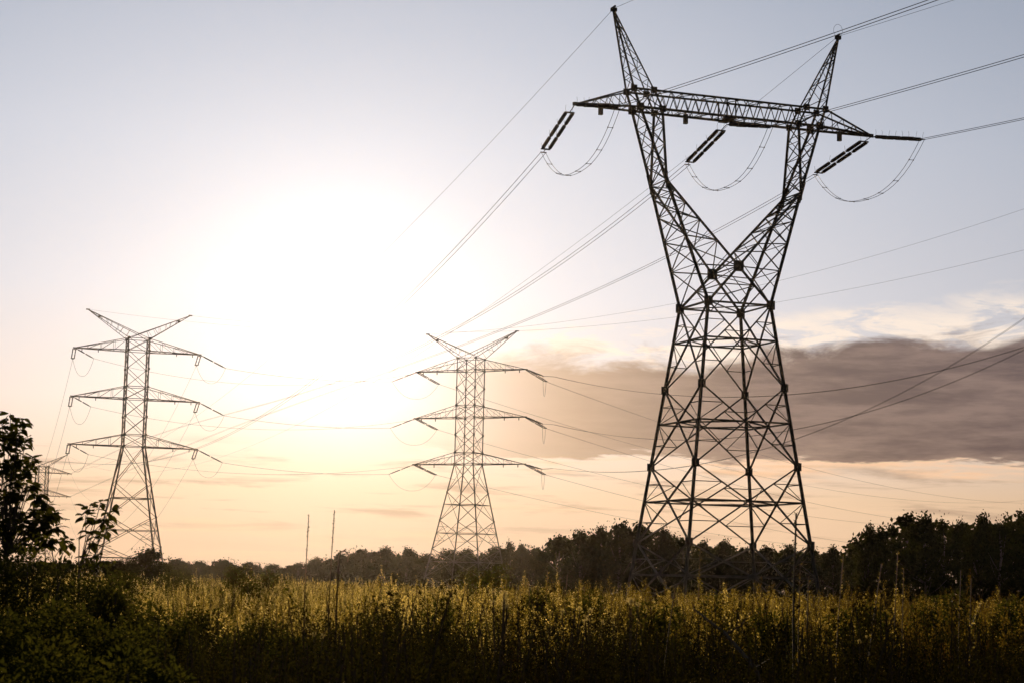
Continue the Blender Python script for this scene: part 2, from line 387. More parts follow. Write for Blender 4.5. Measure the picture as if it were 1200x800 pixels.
    for sy in (-1, 1):
        tipL = {s: Vector((s * xT, sy * .10, 34.68 + Z0)) for s in (-1, 1)}
        B = {s: Vector((s * 7.2969, sy * .7778, zb)) for s in (-1, 1)}; T = {s: Vector((s * xo, sy * .7241, zt)) for s in (-1, 1)}
        bm_.bar(B[-1], B[1], .16, .035); bm_.bar(T[-1], T[1], .13, .03)
        for s in (-1, 1):
            bm_.bar(B[s], tipL[s], .16, .035); bm_.bar(T[s], tipL[s], .11)
            n = 4
            for i in range(n):
                bm_.bar(L(B[s], tipL[s], i / n), L(T[s], tipL[s], (i + .5) / n), .055)
                if i < n - 1: bm_.bar(L(T[s], tipL[s], (i + .5) / n), L(B[s], tipL[s], (i + 1) / n), .055)
        n = 14; X0, X1 = -6.2, 6.2
        for i in range(n):
            xa, xb = X0 + (X1 - X0) * i / n, X0 + (X1 - X0) * (i + 1) / n; xm = (xa + xb) / 2
            bm_.bar((xa, sy * .7778, zb), (xm, sy * .7241, zt), .06); bm_.bar((xm, sy * .7241, zt), (xb, sy * .7778, zb), .06)
        for x in (-.35, .35): bm_.bar((x, sy * .7778, zb), (x, sy * .7241, zt), .08)
    for z, yy, n in ((zb, .7778, 18), (zt, .7241, 16)):
        x0 = 7.2969 if z == zb else 7.7932
        for i in range(n):
            xa, xb = -x0 + 2 * x0 * i / n, -x0 + 2 * x0 * (i + 1) / n; s_ = 1 if i % 2 else -1
            bm_.bar((xa, -s_ * yy, z), (xb, s_ * yy, z), .05)
            if i % 2 == 0: bm_.bar((xa, -yy, z), (xa, yy, z), .06)
    for s in (-1, 1):
        for i in range(5):
            a, b = i / 5, (i + 1) / 5; q = (-1) ** i
            P1 = lambda t, y_: L((s * 7.2969, y_ * .7778, zb), (s * xT, y_ * .1, 34.68 + Z0), t)
            bm_.bar(P1(a, q), P1(b, -q), .05); bm_.bar(P1(b, 1), P1(b, -1), .05)
    bm_.build('crossbeam', M['steel'], root)
    for s in (-1, 1): gp.box((s * (xT - .35), 0, 34.68 + Z0), .55, .16, .10); gp.box((s * (xT + .1), 0, 34.66 + Z0), .16, .05, .12)
    gp.box((0, 0, zb - .12), .35, .82, .06)
    gp.build('gusset_plates', M['plate'], root)
    for x in (-10.3, -3.6, 9.2):
        pm = MB(); pm.box((x, -.3 if x > 0 else -.55, zb - .52), .14, .14, .36); pm.box((x, -.3 if x > 0 else -.55, zb - .12), .03, .03, .1); pm.build('hanging_weight', M['plate'], root)
    return root
main_tower()

# ---------------------------------------------------------------- three-arm double pylons
D = dict(hT=1.4184, h3=1.4269, z3b=17.7163, z3t=19.299, z2b=24.1657, z2t=25.8128, z1b=30.7043, z1t=32.3609, xa=8.4653, xa2=8.5391, xa3=8.5598, xh=6.9478, zh=35.9999)
def double_tower(loc, th, label, s_=1.0, thick=1.0, low=(1.9, 5.6, 9.6, 13.3)):
    """built with z measured from eye level; loc.z = base offset"""
    root = empty('transmission_pylon', (loc[0], loc[1], 0), th); tag(root, label, 'pylon', 'three-armed pylons in the distance')
    oz = EYE + loc[2]
    def h(z):
        if z >= D['z3b']: t = (z - D['z3b']) / (D['z1t'] - D['z3b']); return D['h3'] + (D['hT'] - D['h3']) * t
        return D['h3'] + (D['z3b'] - z) * .1737
    def cn(z): return corners(h(z), h(z), z + oz)
    kt = thick
    for sx in (-1, 1):
        for sy in (-1, 1):
            lg = MB(); zb0 = -oz + .1
            lg.bar(cn(zb0)[(sx, sy)], cn(D['z3b'])[(sx, sy)], .20 * kt, .05 * kt); lg.bar(cn(D['z3b'])[(sx, sy)], cn(D['z1t'])[(sx, sy)], .17 * kt, .04 * kt)
            lo = lg.build('leg', M['steel'], root); c = cn(zb0)[(sx, sy)]
            ft = MB(); ft.tube([(c.x, c.y, -.5), (c.x, c.y, .35)], [.5, .4], 10); ft.build('footing', M['concrete'], lo)
    br = MB(); gp = NodePlates()
    zs = [-oz + .1] + list(low) + [D['z3b']]
    for i in range(len(zs) - 1):
        cs = []
        rg = i < len(zs) - 2
        for q in faces4(cn(zs[i]), cn(zs[i + 1])): cs.append(xface(br, *q, .085 * kt, .045 * kt if rg and i < 3 else 0, rg, .09 * kt))
        if rg and i % 2 == 1:
            for k in range(4): br.bar(cs[k], cs[(k + 1) % 4], .07 * kt)
        for c in cn(zs[i + 1]).values(): plate(gp, c, .14 * kt, 'x'); plate(gp, c, .14 * kt, 'y')
    up_ = [D['z3b'], D['z3t'], (D['z3t'] * .5 + D['z2b'] * .5), D['z2b'], D['z2t'], (D['z2t'] + D['z1b']) / 2, D['z1b'], D['z1t']]
    for i in range(len(up_) - 1):
        for q in faces4(cn(up_[i]), cn(up_[i + 1])): xface(br, *q, .075 * kt)
        o = [(-1, -1), (1, -1), (1, 1), (-1, 1)]
        if up_[i] in (D['z3b'], D['z3t'], D['z2b'], D['z2t'], D['z1b']) :
            c = cn(up_[i])
            for k in range(4): br.bar(c[o[k]], c[o[(k + 1) % 4]], .09 * kt)
        for c in cn(up_[i + 1]).values(): plate(gp, c, .17 * kt, 'x'); plate(gp, c, .17 * kt, 'y')
    c = cn(D['z1t'])
    for k in range(4): br.bar(c[o[k]], c[o[(k + 1) % 4]], .09 * kt)
    br.build('body_bracing', M['steel'], root)
    for zb, zt, xa in ((D['z3b'], D['z3t'], D['xa3']), (D['z2b'], D['z2t'], D['xa2']), (D['z1b'], D['z1t'], D['xa'])):
        for sx in (-1, 1):
            a = MB(); tip = Vector((sx * xa, 0, zb + oz)); B = {}; T = {}
            for sy in (-1, 1):
                B[sy] = cn(zb)[(sx, sy)]; T[sy] = cn(zt)[(sx, sy)]; tp = tip + Vector((0, sy * .1, 0))
                a.bar(B[sy], tp, .13 * kt, .035 * kt); a.bar(T[sy], tp, .09 * kt)
                for t in (.25, .5, .75): a.bar(L(B[sy], tp, t), L(T[sy], tp, t), .045 * kt); a.bar(L(B[sy], tp, t), L(T[sy], tp, t - .25), .045 * kt)
            for i in range(5):
                t0, t1 = i / 5, (i + 1) / 5; q = (-1) ** i
                a.bar(L(B[q], tip, t0), L(B[-q], tip, t1), .05 * kt)
            a.box(tip, .22, .14, .08 * kt)
            for xx in (.55, .86): pp = L((B[-1] + B[1]) / 2, tip, xx); a.box(pp + Vector((0, 0, -.25)), .05, .05, .2)
            a.build('crossarm', M['steel'], root)
    for sx in (-1, 1):
        a = MB(); tip = Vector((sx * D['xh'], 0, D['zh'] + oz))
        for sy in (-1, 1):
            lo = cn(D['z1t'])[(sx, sy)]; hi = Vector((-sx * .25, sy * .75, D['z1t'] + .55 + oz)); tp = tip + Vector((0, sy * .06, 0))
            a.bar(lo, tp, .085 * kt); a.bar(hi, tp, .085 * kt); a.bar(hi, cn(D['z1t'])[(-sx, sy)], .07 * kt)
            for t in (.2, .42, .64): a.bar(L(lo, tp, t), L(hi, tp, t + .12), .04 * kt); a.bar(L(hi, tp, t), L(lo, tp, t - .15), .04 * kt)
        a.bar(L(cn(D['z1t'])[(sx, -1)], tip, .3), L(cn(D['z1t'])[(sx, 1)], tip, .3), .05 * kt)
        a.box(L(cn(D['z1t'])[(sx, -1)], tip, .72) + Vector((0, .35, .1)), .16, .2, .12)
        a.box(tip, .25, .1, .07)
        a.build('earth_wire_horn', M['steel'], root)
    gp.build('gusset_plates', M['plate'], root)
    def tipw(x, z, y=0): c_, s2 = math.cos(th), math.sin(th); return Vector((loc[0] + x * c_ - y * s2, loc[1] + x * s2 + y * c_, z + oz))
    return tipw
tl = double_tower((-51.0035, 274.7793, -.0262), .30, 'three-armed lattice pylon furthest left but one, standing clear of leaves beside sapling', thick=.95, low=(1.0, 4.2, 8.2, 12.6))
te = double_tower((-5.6118, 280.3167, -.9967), -.4451, 'three-armed lattice pylon in the sun glow between left pylon and big forked pylon', thick=.85, low=(2.2, 6.0, 9.9, 13.8))
q4 = at(49.5, 553, 576)
t4 = double_tower((q4.x, 576, q4.z - EYE - D['z1b']), .55, 'small faint far pylon half hidden by sapling leaves', thick=1.3)
def tm(x, z, y=0):
    c_, s2 = math.cos(.3365), math.sin(.3365); return Vector((15.5413 + x * c_ - y * s2, 147.1357 + x * s2 + y * c_, z + EYE))

# ---------------------------------------------------------------- insulators and wires
def lathe_along(mb, p, q, prof, n=10):
    p = Vector(p); q = Vector(q); d = (q - p).normalized(); u = d.cross(Vector((0, 0, 1))).normalized(); v = d.cross(u)
    vs = []
    for t, r in prof:
        c = p.lerp(q, t)
        for k in range(n): a = 2 * math.pi * k / n; vs.append(c + (u * math.cos(a) + v * math.sin(a)) * r)
    N = len(prof); fs = [(i * n + k, i * n + (k + 1) % n, (i + 1) * n + (k + 1) % n, (i + 1) * n + k) for i in range(N - 1) for k in range(n)]
    fs += [tuple(range(n))[::-1], tuple((N - 1) * n + k for k in range(n))]
    mb.add(vs, fs)
def insulator(P, azd, run, drop, label, units=3, gap=.27, rad=.145, link=1.1, group='tension insulator strings', horns=True):
    """double tension string: link, yoke, two rows of ribbed units, yoke.  Returns the conductor end."""
    P = Vector(P); a = R(azd); E = P + Vector((math.sin(a) * run, math.cos(a) * run, drop)); d = (E - P); Lg = d.length; d.normalize()
    u = Vector((math.cos(a), -math.sin(a), 0)); w = d.cross(u).normalized()
    if w.z < 0: w = -w
    root = empty('insulator_string', P); tag(root, label, 'insulator', group)
    def loc(v): return v - P
    s0, s1 = link, Lg - link * .45
    fit = MB(); fit.bar(loc(P), loc(P + d * s0), .07); fit.build('link_rod', M['plate'], root)
    fit = MB(); fit.bar(loc(P + d * s1), loc(E), .06); fit.box(loc(E), gap * .9, .03, .03, X=u, Y=d, Z=w); fit.build('cable_clamp', M['plate'], root)
    for s in (s0, s1): fit = MB(); fit.box(loc(P + d * s), gap + .1, .05, .04, X=u, Y=d, Z=w); fit.build('yoke_plate', M['plate'], root)
    if horns:
        for k in range(units + 1):
            s = s0 + (s1 - s0) * k / units
            for sd in (-1, 1):
                b = P + d * s + u * (sd * gap); fit = MB(); fit.tube([loc(b), loc(b + w * .34 + d * .05), loc(b + w * .55 + d * (.1 if k % 2 else -.1))], .010, 4); fit.build('arcing_horn', M['plate'], root)
    for sd in (-1, 1):
        for k in range(units):
            g0, g1 = s0 + (s1 - s0) * (k + .05) / units, s0 + (s1 - s0) * (k + .95) / units
            nr = 12 if horns else 6; prof = [(0, .04), (.03, rad * .7)]
            for r_ in range(nr):
                t = .04 + .92 * r_ / nr; prof += [(t, rad), (t + .92 / nr * .5, rad * .62)]
            prof += [(.97, rad * .7), (1, .04)]
            mb = MB(); lathe_along(mb, loc(P + d * g0 + u * sd * gap), loc(P + d * g1 + u * sd * gap), prof, 10 if horns else 6)
            mb.build('insulator_unit', M['insul'], root)
    return E
def wire(pts, label, r=.024, pair=0, name='power_cable', cat='cable', group='overhead cables', spacers=0):
    pts = [Vector(p) for p in pts]; o0 = pts[len(pts) // 2].copy(); o0 = pts[0].copy()
    d = pts[-1] - pts[0]; u = Vector((d.y, -d.x, 0)).normalized() * (pair / 2)
    if not pair:
        mb = MB(); mb.tube([p - o0 for p in pts], r, 5); o = mb.build(name, M['wire'], smooth=True); o.location = o0
        return tag(o, label, cat, group)
    root = empty('twin_cable', o0); tag(root, label, cat, group)
    for s in (-1, 1):
        mb = MB(); mb.tube([p - o0 + u * s for p in pts], r, 5); mb.build('conductor', M['wire'], root, True)
    for k in range(spacers):
        t = (k + .7) / (spacers + .4) * (len(pts) - 1); i = min(int(t), len(pts) - 2); p = pts[i].lerp(pts[i + 1], t - i) - o0
        mb = MB(); mb.tube([p - u * 1.1, p + u * 1.1], r * 1.1, 5); 
        for s in (-1, 1): mb.box(p + u * s, r * 2, r * 2, r * 2)
        mb.build('spacer', M['plate'], root)
    return root
def sagline(A, B, sag, n=24):
    A = Vector(A); B = Vector(B); o = []
    for i in range(n + 1):
        t = i / n; p = A.lerp(B, t); p.z -= 4 * sag * t * (1 - t); o.append(p)
    return o
def jump(A, B, sag, n=22):   # jumper loop: fuller than a parabola
    A = Vector(A); B = Vector(B); o = []
    for i in range(n + 1):
        t = i / n; p = A.lerp(B, t); p.z -= sag * (1 - abs(2 * t - 1) ** 2.4); o.append(p)
    return o
def polyline_az(P, azd, coef, t0, t1, n=50):
    a = R(azd); P = Vector(P); o = []
    for i in range(n + 1):
        t = t0 + (t1 - t0) * i / n; z = sum(c * t ** (k + 1) for k, c in enumerate(coef)); o.append(P + Vector((math.sin(a) * t, math.cos(a) * t, z)))
    return o
def far_curve(P, E, s0, k, t0, z0, n=70):
    """cable from the string end (t0, z0) below tower point P to the far tower point E"""
    P = Vector(P); E = Vector(E); T = math.hypot(E.x - P.x, E.y - P.y); zE = E.z - P.z; a = math.atan2(E.x - P.x, E.y - P.y); f_ = lambda t: s0 * t * (1 - t / T) ** k + zE * t / T
    off = z0 - f_(t0); o = []
    for i in range(n + 1):
        t = t0 + (T - t0) * (i / n) ** 1.3; o.append(P + Vector((math.sin(a) * t, math.cos(a) * t, f_(t) + off * (1 - (t - t0) / (T - t0)) ** 3)))
    return math.degrees(a), o
mP = {'left': tm(-12.1, 34.6), 'middle': tm(0, 34.35), 'right': tm(12.1, 34.6)}
farE = {'left': t4(-8.4, 30.7), 'middle': t4(8.4, 30.7), 'right': t4(8.5, 24.2)}
mdata = {'left': (-.21, 2, 6.6, -2.2), 'middle': (-.16, 3.5, 7.4, -1.6), 'right': (-.10, 5, 8.9, -1.3)}
for k in ('left', 'middle', 'right'):
    t0, z0 = mdata[k][2:]; azf, fpts = far_curve(mP[k], farE[k], *mdata[k])
    where = {'left': "big pylon's left beam tip", 'middle': "middle of the big pylon's beam", 'right': "big pylon's right beam tip"}[k]
    E1 = insulator(mP[k], azf, t0, z0, f'black double insulator string hanging away down-left from {where}')
    wire(fpts, f'twin cable running down-left into the sun glow from {where}', .021, .40)
    azn = 180 - math.degrees(.3365) + {'left': 0, 'middle': 1.5, 'right': 0}[k]
    E2 = insulator(mP[k], azn, {'left': 8.3, 'middle': 7.6, 'right': 7.4}[k], {'left': -1.9, 'middle': -1.75, 'right': -1.7}[k], f'black double insulator string pointing right, attached at {where}')
    a = R(azn); pts = []
    for i in range(60):
        s = 250 * (i / 59) ** 1.5; pts.append(E2 + Vector((math.sin(a) * s, math.cos(a) * s, -.097 * s + .00022 * s * s)))
    wire(pts, f'twin cable leaving towards the upper right from {where}', .021, .40)
    wire(jump(E1, E2, {'left': 3.0, 'middle': 3.1, 'right': 3.2}[k]), f'sagging twin jumper loop hung under {where}', .019, .36, cat='jumper cable', group='jumper loops', spacers=7)
# earth wires of the big pylon
for k, x in (('left', -9.2), ('right', 9.2)):
    P = tm(x, 42.1); wire(sagline(P, t4(-6.9 if x < 0 else 6.9, 36), 16, 60), f'thin earth wire descending left from the big pylon\'s {k} peak', .014)
    pts = [P + Vector((math.sin(R(160.7)) * s, math.cos(R(160.7)) * s, -.10 * s + .0002 * s * s)) for s in [250 * (i / 50) ** 1.4 for i in range(51)]]
    wire(pts, f'thin earth wire rising to the right from the big pylon\'s {k} peak', .014)

lvl = [('top', 'xa', 'z1b'), ('middle', 'xa2', 'z2b'), ('bottom', 'xa3', 'z3b')]
IG = 'insulator strings on the three-armed pylons'
def sins(P, azd, run, drop, label): return insulator(P, azd, run, drop, label, 2, .19, .085, .5, IG, False)
def fitq(P, azd, pts):        # quadratic cable through measured (t, z)
    A = np.array([[t, t * t] for t, z in pts]); return list(np.linalg.lstsq(A, np.array([z for t, z in pts]), rcond=None)[0])
near_e = {'top': (130, [(4.5, -1.9), (13.4, -3.5), (22.9, -4.7), (32.8, -5.0), (42.3, -5.1), (56, -3.9), (73.6, -1.5)]),
          'middle': (130, [(4, -1.4), (12.5, -3.2), (19.6, -3.8), (26.3, -4.0), (42.8, -2.4), (73.6, 4.9)]),
          'bottom': (130, [(4, -1.1), (12.7, -2.1), (20.6, -1.7), (27.7, -.8), (32.9, .2), (43.7, 3.0), (73.6, 14.9)])}
near_l = {'top': (130, [(4, -1.5), (10.3, -3.2), (16.4, -4.3), (27.4, -5.4)]), 'middle': (130, [(4, -1.3), (10.3, -2.4), (16.4, -3.2), (27.4, -3.4), (36, -2.4)]),
          'bottom': (130, [(3, -1.1), (7.9, -2.1), (16.5, -2.0), (21.8, -1.2)])}
for nm, xa, zz in lvl:
    zb = D[zz]; X = D[xa]
    eL, eR, lL, lR = te(-X, zb), te(X, zb), tl(-X, zb), tl(X, zb)
    # middle pylon, far circuit (to the right, away)
    azf = 26.5; cf = [-.062, .00017]
    for side, P in (('left', eL), ('right', eR)):
        t0 = 7.6; z0 = cf[0] * t0 + cf[1] * t0 * t0 - .6
        E = sins(P, azf, t0 * .85, z0, f"insulator string pointing right under {side} end of centre pylon's {nm} arm")
        pts = [E + Vector((math.sin(R(azf)) * s, math.cos(R(azf)) * s, -.060 * s + .00017 * s * s)) for s in [420 * i / 60 for i in range(61)]]
        wire(pts, f"faint cable sinking to the right from centre pylon's {side} {nm} arm end", .022)
        if side == 'left': eLf = E
        else: eRf = E
    # middle pylon near circuit
    azn, dat = near_e[nm]; cq = fitq(eR, azn, dat); t0 = 3.0
    E = sins(eR, azn, t0, cq[0] * t0 + cq[1] * t0 * t0 - .3, f"short steep insulator string under right end of centre pylon's {nm} arm")
    pts = [E] + polyline_az(eR, azn, cq, t0 + 2, 125, 60)
    wire(pts, f"cable rising to the right frame edge from centre pylon's right {nm} arm end", .020, .34)
    wire(jump(E, eRf, 2.4, 16), f"small jumper loop under the right end of centre pylon's {nm} arm", .022, cat='jumper cable', group='jumper loops')
    # link between the two pylons
    dv = lR - eL; azl = math.degrees(math.atan2(dv.x, dv.y))
    E1 = sins(eL, azl, 3.5, -1.5, f"insulator string pointing left from left end of centre pylon's {nm} arm")
    E2 = sins(lR, azl + 180, 3.6, -1.7, f"insulator string pointing right from right end of left pylon's {nm} arm")
    wire(sagline(E1, E2, .55), f'slack cable between the left and centre pylons at {nm} arm level', .024)
    wire(jump(E1, eLf, 2.3, 16), f"small jumper loop under the left end of centre pylon's {nm} arm", .020, cat='jumper cable', group='jumper loops')
    # left pylon away circuit
    aza = -math.degrees(.30) + 3
    for side, P, tgt in (('left', lL, t4(-X, zb)), ('right', lR, t4(X, zb))):
        dv = tgt - P; azt = math.degrees(math.atan2(dv.x, dv.y))
        Ea = sins(P, azt, 3.6, -1.15, f"short drooping insulator string under {side} end of left pylon's {nm} arm")
        wire(sagline(Ea, tgt, 13, 50), f"faint cable leading away from the {side} end of left pylon's {nm} arm", .018)
        if side == 'left': lLa = Ea
        else: lRa = Ea
    dv = eL - lL; azq = math.degrees(math.atan2(dv.x, dv.y)) + 4
    E = sins(lL, azq, 2.6, -1.35, f"slanting insulator string under left end of left pylon's {nm} arm, pointing right")
    wire(sagline(E, eL + Vector((0, 0, -.15)), {'top': 2.6, 'middle': 2.2, 'bottom': 1.9}[nm], 40), f"cable passing behind the left pylon from its left {nm} arm end", .018)
    wire(jump(E, lLa, 2.4, 16), f"small jumper loop under the left end of left pylon's {nm} arm", .020, cat='jumper cable', group='jumper loops')
    wire(jump(E2, lRa, 2.3, 16), f"small jumper loop under the right end of left pylon's {nm} arm", .020, cat='jumper cable', group='jumper loops')
for side, x, ys_ in (('left', -6.95, .14), ('right', 6.95, .12)):
    P = te(x, 36); pts = [P + Vector((math.sin(R(128)) * s, math.cos(R(128)) * s, -.02 * s + .0012 * s * s * ys_ / .12)) for s in [110 * i / 40 for i in range(41)]]
    wire(pts, f"thin earth wire rising right from the centre pylon's {side} horn", .014)
    wire(sagline(tl(x, 36), te(x, 36), .8), f'thin earth wire between the {side} horns of left and centre pylons', .012)

# ---------------------------------------------------------------- foliage in numpy
class Leafy:
    """collects quads (as numpy) with a tint per vertex"""
    def __init__(s): s.q = []; s.t = []
    def leaves(s, P, Dv, N, ln, wd, tint, curl=.25):
        """P base points, Dv direction, N normal; diamond-ish leaf of 2 quads"""
        Dv = Dv / (np.linalg.norm(Dv, axis=1)[:, None] + 1e-9); S = np.cross(Dv, N); S /= (np.linalg.norm(S, axis=1)[:, None] + 1e-9); Nn = np.cross(S, Dv)
        ln = np.asarray(ln)[:, None] * np.ones((len(P), 1)); wd = np.asarray(wd)[:, None] * np.ones((len(P), 1))
        a = P; b = P + Dv * ln * .42 + S * wd * .5 + Nn * ln * .03; c = P + Dv * ln * .42 - S * wd * .5 + Nn * ln * .03; d = P + Dv * ln - Nn * ln * curl
        s.q.append(np.stack([a, b, d, c], 1)); s.t.append(np.asarray(tint) * np.ones(len(P)))
    def quads(s, P, size, tint):
        n = len(P); a = rng.normal(size=(n, 3)); a /= np.linalg.norm(a, axis=1)[:, None]; b = np.cross(a, rng.normal(size=(n, 3))); b /= np.linalg.norm(b, axis=1)[:, None]
        size = np.asarray(size)[:, None] * np.ones((n, 1)); a = a * size; b = b * size * .6
        s.q.append(np.stack([P - a, P - b * .9, P + a, P + b], 1)); s.t.append(np.asarray(tint) * np.ones(n))
    def arr(s): return np.concatenate(s.q), np.concatenate(s.t)
def quad_mesh(name, Q, T):
    n = len(Q); me = bpy.data.meshes.new(name); me.vertices.add(n * 4); me.vertices.foreach_set('co', Q.reshape(-1).astype(np.float32))
    me.loops.add(n * 4); me.loops.foreach_set('vertex_index', np.arange(n * 4, dtype=np.int32))
    me.polygons.add(n); me.polygons.foreach_set('loop_start', np.arange(0, n * 4, 4, dtype=np.int32))
    me.update(calc_edges=True); at_ = me.attributes.new('tint', 'FLOAT', 'POINT'); at_.data.foreach_set('value', np.repeat(T, 4).astype(np.float32)); return me
def leaf_obj(name, lf, mat, parent=None):
    Q, T = lf.arr(); me = quad_mesh(name, Q, T); me.materials.append(mat); o = bpy.data.objects.new(name, me); C.objects.link(o)
    if parent: o.parent = parent
    return o

# ---------------------------------------------------------------- trees
def crown_points(h, w, nclump, base=.22, spiky=.0, dens=1.0):
    """clumps of leaf centres in an uneven crown of height h, width w"""
    P = []; cl = []
    for i in range(nclump):
        t = base + (1 - base) * (i + rng.random()) / nclump
        prof = math.sin(min(1, (t - base) / (1 - base) * .9 + .12) * math.pi) ** .6
        a = rng.random() * 6.28; r = w / 2 * prof * (rng.random() ** .5) * .92
        cr_ = (.11 + .10 * rng.random()) * w * (1.0 - .35 * (t > .8)); c = np.array([math.cos(a) * r, math.sin(a) * r, t * h * .94])
        cl.append((c, cr_)); n = int((110 + 100 * rng.random()) * dens)
        d = rng.normal(size=(n, 3)); d /= np.linalg.norm(d, axis=1)[:, None]; rr = cr_ * (.45 + .65 * rng.random(n))[:, None]
        P.append(c + d * rr * np.array([1, 1, .85]))
        if rng.random() < .5 + spiky:                                   # sprays that break the outline
            m_ = int(14 + 10 * spiky); dr = np.array([math.cos(a) * .5, math.sin(a) * .5, .9]) + rng.normal(size=3) * .25; tt = rng.random(m_)[:, None]
            P.append(c + dr * cr_ * (.8 + .32 * tt) + rng.normal(size=(m_, 3)) * .05 * w)
    return P, cl
def tree_proto(h, w, nclump, leaf=.2, spiky=0., base=.2, dens=1.0):
    P, cl = crown_points(h, w, nclump, base, spiky, dens); lf = Leafy()
    for p in P: lf.quads(p, leaf * (.6 + .8 * rng.random(len(p))), np.clip(rng.normal(.35 + .3 * rng.random(), .16, len(p)), 0, 1))
    tr = MB(); tp = [(0, 0, -.3)]; x = y = 0
    for i in range(1, 7):
        x += rnd.uniform(-.12, .12); y += rnd.uniform(-.12, .12); tp.append((x, y, h * .8 * i / 6))
    tr.tube(tp, [.035 * h * .55 * (1 - i / 7.5) + .02 for i in range(7)], 7)
    for c, r_ in cl[::2]:
        z = max(h * .12, c[2] * .6); i = min(5, int(z / (h * .8) * 6)); b = Vector(tp[i]).lerp(Vector(tp[i + 1]), .5)
        e = Vector(c); tr.tube([b, b.lerp(e, .5) + Vector((0, 0, -.05 * h * .3)), e], [.02 * h * .4, .012 * h * .4, .01], 5)
    Q, T = lf.arr(); me = quad_mesh('crown', Q, T); me.materials.append(M['tree'])
    mt = bpy.data.meshes.new('trunk'); mt.from_pydata(tr.v, [], tr.f); mt.materials.append(M['bark'])
    return me, mt, h, w
protos = [tree_proto(8, 6.5, 46, .16, .1, .08), tree_proto(8, 5.2, 40, .15, .3, .08), tree_proto(8, 4.0, 30, .15, .45, .1), tree_proto(8, 7.5, 54, .17, 0., .06), tree_proto(8, 5.8, 42, .15, .5, .08), tree_proto(8, 3.0, 24, .15, .3),
          tree_proto(8, 5.0, 17, .14, .6, .35, .6)]
ORD = ['first', 'second', 'third', 'fourth', 'fifth', 'sixth', 'seventh', 'eighth', 'ninth', 'tenth', 'eleventh', 'twelfth', 'thirteenth', 'fourteenth', 'fifteenth', 'sixteenth', 'seventeenth', 'eighteenth']
def put_tree(px, ytop, dist, wpx, kind, label, group):
    top = at(px, ytop, dist); gz = ground_z(top.x, dist); h = top.z - gz; me, mt, ph, pw = protos[kind]
    w = wpx / F * dist; r = empty('tree', (top.x, dist, gz), rnd.uniform(0, 6.28)); tag(r, label, 'tree', group)
    s = (w / pw, w / pw, h / ph)
    for nme, mesh in (('crown', me), ('trunk', mt)):
        o = bpy.data.objects.new(nme, mesh); C.objects.link(o); o.parent = r; o.scale = s
rows = {
 'in the low treeline between left and centre pylons': (300, [(206, 654, 44), (232, 657, 40), (262, 655, 46), (292, 658, 42), (322, 661, 44), (350, 659, 40), (374, 653, 40), (398, 648, 46), (424, 643, 50), (452, 641, 52), (478, 642, 44)]),
 'in the treeline behind the centre pylon\'s foot': (310, [(500, 649, 44), (528, 644, 46), (549, 643, 46), (577, 641, 44), (598, 633, 30), (611, 637, 36), (628, 641, 40)]),
 'in the clump left of the big pylon\'s legs': (185, [(655, 626, 44), (680, 622, 44), (704, 618, 46), (727, 611, 56), (752, 612, 56), (776, 619, 48), (800, 628, 50)]),
 'seen between the big pylon\'s legs': (230, [(824, 634, 46), (848, 633, 46), (872, 641, 50), (900, 639, 46), (926, 638, 44), (952, 642, 44), (976, 640, 40), (1000, 637, 36)]),
 'in the tall grove at the right edge': (175, [(1018, 616, 40), (1036, 618, 50), (1058, 600, 60), (1084, 603, 62), (1106, 606, 40), (1128, 611, 52), (1150, 604, 48), (1172, 610, 46), (1198, 599, 66), (1225, 590, 80), (1262, 588, 84)]),
}
for where, (dist, lst) in rows.items():
    for i, (px, yt, wp) in enumerate(lst):
        k = rnd.choice([0, 1, 3, 4]) if dist > 200 else rnd.choice([0, 1, 2, 4, 0, 4])
        if (px, yt) in ((1172, 610), (1106, 606), (598, 633), (800, 628)): k = 6
        put_tree(px, yt, dist + rnd.uniform(-9, 9), wp * 1.25, k, f'{ORD[i]} dark tree from the left {where}'.replace('first dark', 'leftmost dark').replace(' from the left', '' if i == 0 else ' from the left'), 'trees along the edge of the field')
put_tree(176, 642, 128, 62, 3, 'broad low dark tree at the right foot of the left pylon', 'small trees in the field')
put_tree(140, 656, 124, 60, 0, 'low dark tree below the middle of the left pylon', 'small trees in the field')
# the wood behind, one mass nobody could count
wd = Leafy(); tops = sum([[(p[0], p[1]) for p in l[1]] for l in rows.values()], []) + [(-60, 650), (0, 650), (60, 652), (120, 652), (165, 652)]
tops.sort(); tx = [t[0] for t in tops]; ty = [t[1] for t in tops]
for px in np.arange(-140, 1360, 2.2):
    yt = np.interp(px, tx, ty) + 5 + rng.random() * 5
    if px < 200: d0 = 330
    elif px < 645: d0 = 330
    elif px < 1010: d0 = 255
    else: d0 = 205
    d = d0 + rng.uniform(0, 14); t_ = at(px, yt, d); gz = ground_z(t_.x, d); n = 60
    z = gz + (t_.z - gz) * rng.random(n) ** .8
    P = np.stack([t_.x + rng.normal(size=n) * .9, d + rng.normal(size=n) * 2.5, z], 1)
    wd.quads(P, .34 * (.6 + .8 * rng.random(n)), np.clip(rng.normal(.3, .15, n), 0, 1))
tag(leaf_obj('woodland', wd, M['tree']), 'dense dark woodland filling in behind the row of trees', 'woodland', None, 'stuff')

